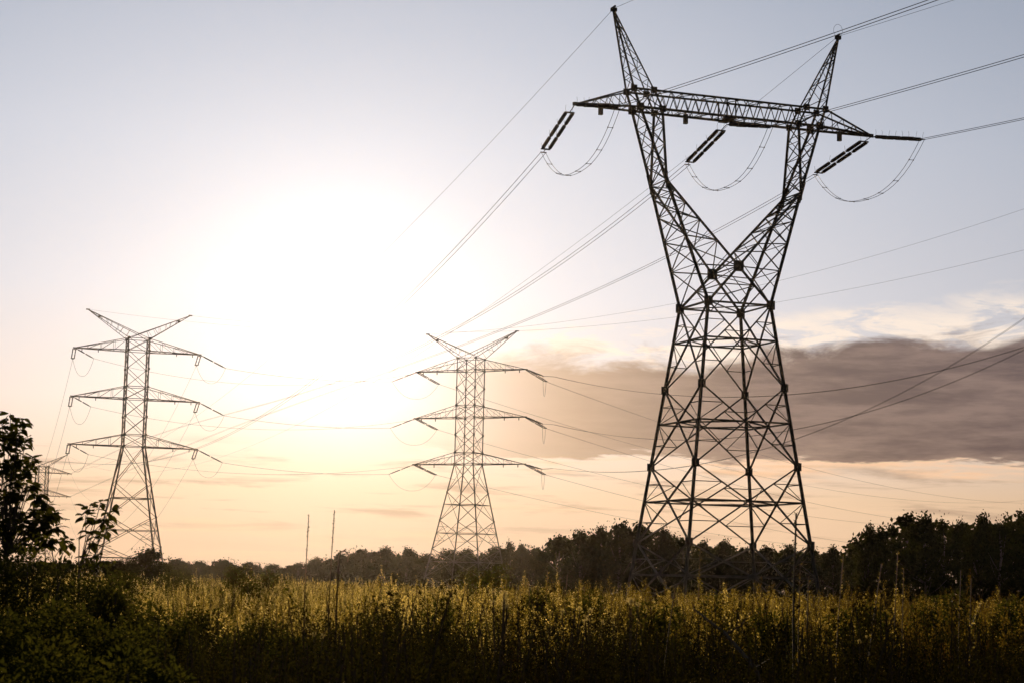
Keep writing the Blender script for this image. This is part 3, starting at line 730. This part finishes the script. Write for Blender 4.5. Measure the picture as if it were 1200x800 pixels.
# ---------------------------------------------------------------- shrubs in the field
def shrub(px, ytop, dist, wpx, label, mat='bushleaf', leaf=.06, n=2600, group='shrubs in the field', ncl=26):
    top = at(px, ytop, dist); gz = ground_z(top.x, dist); h = top.z - gz; w = wpx / F * dist
    r = empty('shrub', (top.x, dist, gz)); tag(r, label, 'shrub', group); lf = Leafy(); st = MB()
    for i in range(ncl):
        t = .15 + .85 * (i + rng.random()) / ncl; a = rng.random() * 6.28; rad = w / 2 * math.sqrt(max(.05, 1 - (t * .9) ** 2.5)) * rng.random() ** .5
        c = np.array([math.cos(a) * rad, math.sin(a) * rad, t * h * .93]); m_ = n // ncl; d = rng.normal(size=(m_, 3)); d /= np.linalg.norm(d, axis=1)[:, None]
        P = c + d * (.13 * w + .05) * (.4 + .7 * rng.random(m_))[:, None]; dv = d + np.array([0, 0, -.3]) + rng.normal(size=(m_, 3)) * .4
        lf.leaves(P, dv, rng.normal(size=(m_, 3)), leaf * (.7 + .6 * rng.random(m_)), leaf * .5 * (.7 + .6 * rng.random(m_)), np.clip(rng.normal(.45, .2, m_), 0, 1))
        if i % 3 == 0: st.tube([(0, 0, -.1), (c[0] * .3, c[1] * .3, c[2] * .5), tuple(c)], [.02, .014, .006], 5)
    leaf_obj('foliage', lf, M[mat], r); st.build('stems', M['bark'], r)
shrub(285, 664, 70, 60, 'rounded pale green shrub in the field right of the left pylon', 'weed', .10, 2400)
shrub(318, 668, 74, 44, 'low pale green shrub just right of the rounded field shrub', 'weed', .10, 1800)
shrub(580, 662, 64, 62, 'spreading olive shrub in the field under the centre pylon\'s right leg', 'weed', .10, 2200)
shrub(555, 668, 82, 52, 'green shrub directly below the centre pylon', 'weed', .10, 1800)
shrub(150, 672, 60, 70, 'dull green shrub left of the bright field', 'bushleaf', .10, 2600)
shrub(206, 668, 82, 60, 'dark shrub at the right foot of the left pylon', 'bushleaf', .11, 2200)

for px, yt, d_, w_, where in ((690, 692, 27, 66, 'left of the big pylon\'s feet'), (520, 704, 25, 80, 'below the centre pylon\'s left leg'), (632, 690, 30, 56, 'right of the white fluffy cluster'), (846, 698, 27, 70, 'between the big pylon\'s legs'),
                              (905, 712, 23, 66, 'left of the tallest dark stalk'), (1104, 690, 27, 100, 'under the tall grove'), (1008, 702, 23, 84, 'at the foot of the leaning stalks'), (448, 700, 30, 70, 'right of the hooked stalk'),
                              (1175, 698, 25, 96, 'at the right frame edge'), (770, 704, 24, 70, 'at the foot of the leaning forked stem')):
    shrub(px, yt, d_, w_, f'dark bushy weed clump {where}', 'bushleaf', .05, 3600, 'bushy clumps among the weeds', 30)

# ---------------------------------------------------------------- leafy saplings and thicket at the left
def curved_leaf(lf, p, d, ln, wd, tint):
    """one drooping leaf made of 3 joined quads along its length, folded at the rib"""
    d = d / np.linalg.norm(d); s = np.cross(d, [0, 0, 1.0]) + rng.normal(size=3) * .35; s /= np.linalg.norm(s); pts = [p]; dd = d.copy(); ws = [.12, .9, 1.0, .55, .02]
    for i in range(4):
        dd = dd + np.array([0, 0, -.22]); dd /= np.linalg.norm(dd); pts.append(pts[-1] + dd * ln / 4)
    for i in range(4):
        a, b = pts[i], pts[i + 1]; wa, wb = wd * ws[i] / 2, wd * ws[i + 1] / 2
        lf.q.append(np.array([[a - s * wa, a + s * wa, b + s * wb, b - s * wb]])); lf.t.append(np.array([tint]))
def sapling(base, tips, label, ln=.15, nleaf=13, dist=22, mat='bushleaf', stem_r=.028):
    b = at(*base, dist); gz = ground_z(b.x, dist); b.z = gz; r = empty('sapling', b); tag(r, label, 'sapling', 'leafy saplings at the left'); lf = Leafy(); st = MB()
    main = [Vector((0, 0, -.05))]; hub = at(base[0], base[1], dist) - b; main += [hub * .5 + Vector((.05, 0, 0)), hub]; st.tube(main, [stem_r, stem_r * .8, stem_r * .6], 6)
    for (x, y, *s_) in tips:
        s0 = s_[0] if s_ else 1; dp = rnd.uniform(-.5, .5); e = at(x, y, dist + dp) - b; mid = hub.lerp(e, .5) + Vector((rnd.uniform(-.06, .06), 0, rnd.uniform(0, .1)))
        st.tube([hub, mid, e], [stem_r * .5, stem_r * .3, .004], 5)
        for k in range(int(nleaf * s0)):
            a = rnd.uniform(0, 6.28); up_ = rnd.uniform(-.5, .9); back = rnd.random() ** 1.3 * .22; o_ = np.array(e.lerp(mid, back))
            d = np.array([math.cos(a), math.sin(a), up_]); curved_leaf(lf, o_ + d * .02, d, ln * rnd.uniform(.65, 1.15), ln * rnd.uniform(.40, .56), min(1, max(0, rnd.gauss(.4, .2))))
    leaf_obj('foliage', lf, M[mat], r); st.build('stems', M['bark'], r)
tall = [(12, 484), (26, 490), (2, 495), (20, 505), (30, 512), (-8, 500), (6, 520), (24, 528), (-10, 530), (14, 540), (38, 536, .8), (30, 552), (2, 548), (16, 562), (-12, 560), (36, 568), (46, 580), (24, 580), (4, 580), (58, 590), (66, 600), (60, 604), (52, 606), (12, 575), (12, 595), (26, 612), (-2, 612), (12, 635), (34, 628), (50, 628), (12, 508), (-2, 508), (14, 552), (28, 540), (42, 598), (20, 600), (-6, 600), (64, 618), (48, 616), (30, 620), (8, 622), (58, 636), (40, 640), (20, 640), (-10, 625), (0, 650), (-30, 560), (-30, 520), (-35, 600), (-30, 640), (70, 634, .7)]
sapling((8, 650), tall, 'tall leafy sapling at the left frame edge, topping the far pylon', .135, 24, 22, stem_r=.02)
sapling((92, 672), [(106, 592), (118, 588), (130, 596), (100, 603), (112, 606), (124, 608), (104, 622), (116, 624), (128, 620), (108, 636), (118, 640, .6)], 'slim sapling with drooping leaves in front of the left pylon\'s left leg', .135, 9, 21, stem_r=.016)
sapling((68, 676), [(76, 630, .8), (84, 634, .6), (72, 640, .6)], 'short twig of drooping leaves between the two saplings', .13, 9, 21, stem_r=.012)
sapling((112, 680), [(104, 652, .7), (112, 650, .8), (122, 656, .8), (97, 656, .5)], 'low leafy shoot at the foot of the slim sapling', .13, 9, 20.5, stem_r=.012)
thick = [(-20, 628, 19, 170, 'tall'), (42, 640, 19, 140, 'dark'), (96, 655, 20, 120, 'dense'), (142, 676, 19, 110, 'ragged'), (60, 706, 15, 150, 'broad'), (-10, 715, 14, 160, 'low'), (128, 730, 15, 130, 'shadowy'), (170, 706, 23, 80, 'small'), (205, 726, 21, 90, 'rounded'), (60, 758, 11, 170, 'nearest dark'), (170, 770, 11.5, 140, 'nearest rounded')]
thick += [(240, 716, 24, 95, 'leftmost of three dark'), (300, 729, 22, 100, 'middle of three dark'), (356, 744, 20, 90, 'rightmost of three dark')]
for i, (px, yt, d, w, adj) in enumerate(thick):
    shrub(px, yt, d, w, f'{adj} shrub in the shaded thicket, ' + ['at the left frame edge below the tall sapling', 'under the tall sapling', 'under the slim sapling', 'right of the slim sapling', 'below the two saplings', 'in the bottom left corner', 'right of and below of the slim sapling', 'where thicket meets the bright field', 'at the thicket\'s right end', 'at the bottom frame edge', 'at the bottom frame edge by the open weeds', 'in front of the bright field', 'in front of the bright field', 'under the tall stalks'][i], 'bushleaf', .045, 6500, 'shrubs of the left thicket', 40)

# ---------------------------------------------------------------- field weeds
def proto_goldenrod(h=1.6, near=True):
    lf = Leafy(); n = 60 if near else 9; z = h * (.10 + .66 * rng.random(n)); a = rng.random(n) * 6.28; lean = rng.normal(size=2) * .07 * h
    P = np.stack([lean[0] * (z / h) ** 2, lean[1] * (z / h) ** 2, z], 1); dv = np.stack([np.cos(a), np.sin(a), .5 + .6 * rng.random(n)], 1); k = 1 if near else 2.0
    lf.leaves(P, dv, np.tile([0, 0, 1.0], (n, 1)) + rng.normal(size=(n, 3)) * .4, (.05 + .06 * rng.random(n)) * k ** .5, (.010 + .010 * rng.random(n)) * k, np.clip(rng.normal(.35, .2, n), 0, 1))
    s = Leafy(); m_ = 110 if near else 16; br = rng.integers(0, 9, m_); t = rng.random(m_); ba = br * 2.4; zb_ = .66 + .034 * br; ln = (.085 - .006 * br) * h
    zz = h * zb_ + t * ln * 1.3; rr = t * ln * .62; top_ = rng.random(m_) < .3; zz = np.where(top_, h * (.86 + .16 * t), zz); rr = np.where(top_, .008 * h, rr)
    P2 = np.stack([np.cos(ba) * rr + lean[0] * (zz / h) ** 2, np.sin(ba) * rr + lean[1] * (zz / h) ** 2, zz], 1) + rng.normal(size=(m_, 3)) * .006
    s.quads(P2, (.006 + .009 * rng.random(m_)) * (1 if near else 2.4), np.clip(rng.normal(.4, .25, m_), 0, 1))
    return lf, s, h, lean
def proto_bushy(h=1.2, near=True):
    lf = Leafy(); s = Leafy(); n = 130 if near else 20; k = 1 if near else 2.0; tips = []
    for b in range(7 if near else 4):
        a = rng.random() * 6.28; e = np.array([math.cos(a) * .22 * h, math.sin(a) * .22 * h, h * (.65 + .35 * rng.random())]); m_ = n // (7 if near else 4); t = .25 + .75 * rng.random(m_)
        P = e * t[:, None]; P[:, :2] *= t[:, None]; aa = rng.random(m_) * 6.28; dv = np.stack([np.cos(aa), np.sin(aa), .5 + .6 * rng.random(m_)], 1)
        lf.leaves(P, dv, rng.normal(size=(m_, 3)), (.035 + .045 * rng.random(m_)) * k ** .6, (.010 + .010 * rng.random(m_)) * k, np.clip(rng.normal(.5, .22, m_), 0, 1)); tips.append(e)
        q = 5 if near else 2; s.quads(e + rng.normal(size=(q, 3)) * .03, .012 * k * np.ones(q), np.clip(rng.normal(.5, .3, q), 0, 1))
    return lf, s, h, (0, 0)
def proto_grass(h=1.3, near=True):
    lf = Leafy(); n = 26 if near else 9; a = rng.random(n) * 6.28; P = np.stack([np.cos(a) * .08, np.sin(a) * .08, np.zeros(n)], 1); dv = np.stack([np.cos(a) * .22, np.sin(a) * .22, np.ones(n)], 1)
    ln = h * (.6 + .45 * rng.random(n)); lf.leaves(P, dv, np.stack([np.cos(a), np.sin(a), .1 * np.ones(n)], 1), ln, (.011 + .008 * rng.random(n)) * (1 if near else 2.4), np.clip(rng.normal(.6, .2, n), 0, 1), curl=.08)
    s = Leafy(); m_ = 10 if near else 3; i = rng.integers(0, n, m_); dn = dv[i] / np.linalg.norm(dv[i], axis=1)[:, None]
    s.quads(P[i] + dn * ln[i][:, None] * (.9 + .12 * rng.random(m_))[:, None], .014 * (1 if near else 2) * np.ones(m_), np.clip(rng.normal(.4, .2, m_), 0, 1)); return lf, s, h, (0, 0)
def proto_umbel(h=1.5, near=True):     # pale seed heads
    lf, s0, h, lean = proto_bushy(h * .8, near); s = Leafy(); m_ = 26 if near else 8
    for b in range(5):
        c = rng.normal(size=3) * np.array([.10, .10, .05]) + np.array([0, 0, h * 1.1]); s.quads(c + rng.normal(size=(m_ // 5 + 1, 3)) * .02, .014 * (1 if near else 1.9) * np.ones(m_ // 5 + 1), np.clip(rng.normal(.8, .2, m_ // 5 + 1), 0, 1))
    return lf, s, h, lean
def stemquads(h, lean, r):
    q = []; 
    for ax in ((1, 0), (0, 1)):
        for i in range(3):
            t0, t1 = i / 3, (i + 1) / 3; p0 = np.array([lean[0] * t0 ** 2, lean[1] * t0 ** 2, h * t0]); p1 = np.array([lean[0] * t1 ** 2, lean[1] * t1 ** 2, h * t1]); u = np.array([ax[0], ax[1], 0]) * r
            q.append([p0 - u, p0 + u, p1 + u * .8, p1 - u * .8])
    return np.array(q)
def make_protos(near):
    out = []
    for f_, hs in ((proto_goldenrod, (1.5, 1.65, 1.4, 1.55, 1.7)), (proto_bushy, (1.1, 1.25, 1.35)), (proto_grass, (1.2, 1.4)), (proto_umbel, (1.4,))):
        for h in hs:
            lf, s, hh, lean = f_(h, near); a, ta = lf.arr(); b, tb = s.arr(); st = stemquads(hh * .95, lean, .006 if near else .008) if f_ is not proto_grass else np.zeros((0, 4, 3))
            out.append(((a, ta), (b, tb), st))
    return out
PN, PF, PD = make_protos(True), make_protos(False), make_protos(True)
def scatter(protos_, xy, hs, tb, pick):
    acc = {'weed': ([], []), 'seed': ([], []), 'stem': ([], [])}
    for k, pr in enumerate(protos_):
        idx = np.where(pick == k)[0]
        if not len(idx): continue
        ang_ = rng.random(len(idx)) * 6.28; ca, sa = np.cos(ang_), np.sin(ang_)
        for key, arr in (('weed', pr[0]), ('seed', pr[1]), ('stem', (pr[2], np.full(len(pr[2]), .4)))):
            q, t = arr
            if not len(q): continue
            X = q[None, ..., 0] * ca[:, None, None] - q[None, ..., 1] * sa[:, None, None]; Y = q[None, ..., 0] * sa[:, None, None] + q[None, ..., 1] * ca[:, None, None]; Z = np.repeat(q[None, ..., 2], len(idx), 0)
            s = hs[idx][:, None, None]; gx = xy[idx]; gz = np.array([ground_z(x, y) for x, y in gx])
            tlt = rng.normal(size=(2, len(idx))) * .09; bend = rng.random(len(idx)) < .06; tlt[:, bend] *= 3.5; tx_ = tlt[0][:, None, None]; ty_ = tlt[1][:, None, None]
            P = np.stack([(X + Z * tx_) * s + gx[:, 0][:, None, None], (Y + Z * ty_) * s + gx[:, 1][:, None, None], Z * s * (1 - .5 * (tx_ ** 2 + ty_ ** 2)) + gz[:, None, None]], -1)
            acc[key][0].append(P.reshape(-1, 4, 3)); acc[key][1].append(np.clip(t[None] + tb[idx][:, None], 0, 1).reshape(-1))
    return acc
def field(name, y0, y1, dens, protos_, hscale, label, half=.34, mats=('weed', 'seed', 'stem'), tallmix=0):
    # accept by area; clumpy species patches from smooth noise
    n = int(half * (y1 ** 2 - y0 ** 2) * dens); y = np.sqrt(y0 ** 2 + (y1 ** 2 - y0 ** 2) * rng.random(n)); x = (rng.random(n) * 2 - 1) * half * y
    nz = np.sin(x * .55 + 1.3) * np.sin(y * .33 + .5) + .6 * np.sin(x * 1.3 + y * .7) + .35 * rng.normal(size=n)
    pick = np.where(nz > .40, rng.integers(0, 5, n), np.where(nz > -.6, rng.integers(5, 8, n), rng.choice([8, 9, 0, 1, 6], n))); pick = np.where(rng.random(n) < .05, 10, pick)
    keep = ~((x / y < -.17) & (y < 24)); x, y, pick = x[keep], y[keep], pick[keep]; n = len(x)
    hs = hscale * (.66 + .38 * rng.random(n) ** 1.3) * (1 + .10 * np.sin(x * .9 + y * .21) + .09 * np.sin(x * 2.3 - y * .7 + np.sin(y)) + .06 * np.sin(x * 4.1 + y * 1.7)); hs = np.where(rng.random(n) < .05, hs * 1.14, hs)
    lf_ = np.clip((-.075 - x / y) / .05, 0, 1); hs = np.where(y < 60, hs * (1 - .20 * lf_), hs)
    if tallmix:                 # scattered groups of taller plumed plants
        q = int(n * tallmix); c = rng.integers(0, n, q); x = np.concatenate([x, x[c] + rng.normal(size=q) * .16]); y = np.concatenate([y, y[c] + rng.normal(size=q) * .16])
        for r_ in range(2): x = np.concatenate([x, x[n:n + q] + rng.normal(size=q) * .13]); y = np.concatenate([y, y[n:n + q] + rng.normal(size=q) * .13])
        e = len(x) - n; pick = np.concatenate([pick, rng.integers(0, 5, e)]); hs = np.concatenate([hs, hscale * (.98 + .13 * rng.random(e)) * np.where(x[n:] / y[n:] < -.08, .86, 1)]); n = len(x)
    tb = .20 * np.sin(x * .8 + y * .33 + 1.7 * np.sin(y * .2)) + .10 * np.sin(x * 2.1 - y * .5) + .08 * rng.normal(size=n) + np.where(x / y < 0, .14, -.12) - .16 * np.clip((x / y - .10) / .08, 0, 1) + np.where(y > 60, .18, 0)  # browner weeds to the right; grove shade painted into the tint there too
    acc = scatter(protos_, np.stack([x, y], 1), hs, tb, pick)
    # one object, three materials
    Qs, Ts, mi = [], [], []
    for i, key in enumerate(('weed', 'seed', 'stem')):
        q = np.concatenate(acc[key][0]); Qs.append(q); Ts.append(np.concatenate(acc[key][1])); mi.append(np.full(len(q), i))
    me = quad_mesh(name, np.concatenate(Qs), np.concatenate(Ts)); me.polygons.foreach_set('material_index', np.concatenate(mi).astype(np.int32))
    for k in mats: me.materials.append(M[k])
    o = bpy.data.objects.new(name, me); C.objects.link(o); tag(o, label, 'weeds', None, 'stuff')
field('foreground_weeds', 11, 23, 34, PD, .97, 'dark shaded weeds along the bottom of the picture', .36, ('painted_shade_weed', 'painted_shade_weed', 'stem'))
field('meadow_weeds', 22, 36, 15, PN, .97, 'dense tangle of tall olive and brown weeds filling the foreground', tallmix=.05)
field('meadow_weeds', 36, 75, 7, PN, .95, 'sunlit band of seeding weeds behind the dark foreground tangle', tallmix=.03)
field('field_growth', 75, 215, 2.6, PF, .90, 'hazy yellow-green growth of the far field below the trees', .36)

# ---------------------------------------------------------------- single tall stalks
def stalk(bx, tx_, ty_, dist, label, r=.011, seeds=60, curl=False, spread=.020, branches=0, head=.55, pods='seed', group='tall stalks above the weeds', sm='stem'):
    top = at(tx_, ty_, dist); b = at(bx, 760, dist); gz = ground_z(b.x, dist); b = Vector((b.x, dist, gz)); root = empty('tall_stalk', b); tag(root, label, 'plant', group)
    e = top - b; pts = [L((0, 0, -.05), e, i / 8) + Vector((math.sin(i * .9) * .01, 0, 0)) for i in range(9)]
    if curl:
        tp = pts[-1]; pts += [tp + Vector((.02, 0, .03)), tp + Vector((.06, 0, .04)), tp + Vector((.09, 0, .0)), tp + Vector((.085, 0, -.06))]
    st = MB(); st.tube(pts, [r * (1 - .6 * i / len(pts)) for i in range(len(pts))], 6)
    lf = Leafy(); H = len(pts) - 1
    t = (1 - head) + head * rng.random(seeds); P = np.array([pts[min(H - 1, int(q * H))].lerp(pts[min(H, int(q * H) + 1)], q * H - int(q * H)) for q in t]); a = rng.random(seeds) * 6.28
    dv = np.stack([np.cos(a), np.sin(a), .9 * np.ones(seeds)], 1); lf.leaves(P, dv, rng.normal(size=(seeds, 3)), spread * (1.0 + .6 * rng.random(seeds)), spread * .55 * np.ones(seeds), np.clip(rng.normal(.35, .25, seeds), 0, 1), curl=.0)
    for k in range(branches):
        q = rnd.uniform(.45, .85); p = pts[0].lerp(pts[8], q); a_ = rnd.uniform(0, 6.28); e2 = p + Vector((math.cos(a_) * .16, math.sin(a_) * .16, .22)); st.tube([p, e2], [r * .4, .003], 4)
        m_ = 10; tt = rng.random(m_)[:, None]; lf.quads(np.array(p) + (np.array(e2) - np.array(p)) * tt, .014 * np.ones(m_), np.clip(rng.normal(.5, .2, m_), 0, 1))
    st.build('stem', M[sm], root); leaf_obj('seed_pods', lf, M[pods], root)
stalk(357, 361, 602, 20, 'thin bare brown stalk, left of the tall pair standing against the sky', .009, 150, pods='bushleaf', spread=.014)
stalk(384, 391, 597, 20, 'thin bare brown stalk, right and taller of the pair against the sky', .009, 150, pods='bushleaf', spread=.014)
stalk(398, 396, 650, 19, 'stalk with drooping hooked tip right of the tall pair', .012, 60, True, pods='weed')
stalk(640, 641, 668, 27, 'lone slender stalk with pale beads left of the big pylon', .008, 30, spread=.03)
stalk(820, 820, 641, 30, 'thick pale brown stalk between the big pylon\'s legs', .022, 90, spread=.03, head=.8)
stalk(931, 932, 601, 18, 'tallest dark stalk crossing the big pylon\'s right leg', .017, 170, branches=3, pods='bushleaf', spread=.022, head=.75, sm='bark')
stalk(938, 937, 660, 18, 'shorter beaded stalk touching the tallest dark stalk', .010, 40, spread=.03)
stalk(948, 947, 675, 22, 'short blunt brown stalk right of the tallest dark stalk', .014, 40, spread=.024)
stalk(974, 987, 651, 17, 'pale-tipped stalk leaning right, beyond the big pylon\'s right leg', .009, 60, branches=1)
stalk(1000, 1032, 660, 17, 'strongly leaning stalk with beads of seed along its upper half', .009, 60)
stalk(1047, 1051, 646, 18, 'upright seeded stalk below the tall grove', .008, 70, branches=4)
stalk(1060, 1058, 665, 19, 'faint companion stalk right of the upright seeded one', .007, 40, branches=2)
stalk(1124, 1125, 668, 19, 'thin dark stalk in front of the grove near the right edge', .008, 40, branches=1, pods='weed')
stalk(1140, 1137, 677, 18, 'forked stalk with pale head near the right edge', .009, 50, branches=4)
stalk(768, 790, 690, 20, 'leaning dark forked stem by the big pylon\'s left leg', .012, 30, branches=3, pods='weed')
# broken branch leaning over the weeds
def dead_branch():
    a, b, c, d = at(812, 712, 17), at(850, 742, 16.6), at(885, 782, 16.2), at(903, 830, 16); r = empty('broken_branch', d); tag(r, 'dry brown branch lying slantwise over the weeds below the big pylon', 'branch')
    mb = MB(); mb.tube([a - d, b - d, c - d, Vector((0, 0, 0)), Vector((.1, 0, -.6))], [.006, .014, .018, .02, .02], 6); mb.build('limb', M['stem'], r)
    mb = MB(); mb.tube([b - d, at(868, 733, 16.7) - d, at(880, 716, 16.8) - d], [.009, .006, .003], 5); mb.tube([c - d, at(905, 770, 16.4) - d], [.008, .003], 5); mb.build('twigs', M['stem'], r)
dead_branch()
def fluffy(px, py, dist, label, n=5, s=.05):
    top = at(px, py, dist); gz = ground_z(top.x, dist); r = empty('fluffy_seed_plant', (top.x, dist, gz)); tag(r, label, 'plant', 'white fluffy seed plants'); lf = Leafy(); st = MB(); h = top.z - gz
    for k in range(n):
        c = np.array([rnd.uniform(-.10, .10), rnd.uniform(-.1, .1), h - rnd.random() * .14]); m_ = 40; hd = Leafy(); hd.quads(c + rng.normal(size=(m_, 3)) * s * .33, .009 * np.ones(m_), np.clip(rng.normal(.5, .25, m_), 0, 1)); leaf_obj('seed_head', hd, M['fluff'], r)
        st.tube([(0, 0, 0), tuple(c * .6), tuple(c)], [.008, .006, .004], 5)
    st.build('stems', M['stem'], r)
fluffy(588, 693, 20, 'large white fluffy seed cluster right of the centre pylon\'s foot', 9, .05)
fluffy(380, 727, 17, 'single white fluffy seed head below the pair of tall stalks', 2, .03)
fluffy(696, 712, 20, 'pale fluffy seed cluster among weeds left of the big pylon', 4, .035)
fluffy(740, 702, 19, 'small pale fluffy cluster at the big pylon\'s left leg', 4, .035)
fluffy(668, 710, 22, 'faint fluffy cluster furthest left of the three near the big pylon', 3, .03)
fluffy(802, 790, 12, 'dim white seed head low at the bottom frame edge', 2, .02)
fluffy(1013, 738, 18, 'dim pale seed head among the brown weeds at the right', 2, .025)

# ---------------------------------------------------------------- air
def haze():
    mb = MB(); mb.box((0, 330, 39), 420, 420, 41.5); mt = bpy.data.materials.new('thin_haze'); h = nodes(mt); t = mt.node_tree
    v = h.n('ShaderNodeVolumePrincipled'); v.inputs['Color'].default_value = (1.0, .84, .68, 1); v.inputs['Density'].default_value = HAZE; v.inputs['Anisotropy'].default_value = .87
    o = h.n('ShaderNodeOutputMaterial'); t.links.new(v.outputs[0], o.inputs['Volume']); tag(mb.build('haze', mt), kind='stuff')
HAZE = .000017
haze()
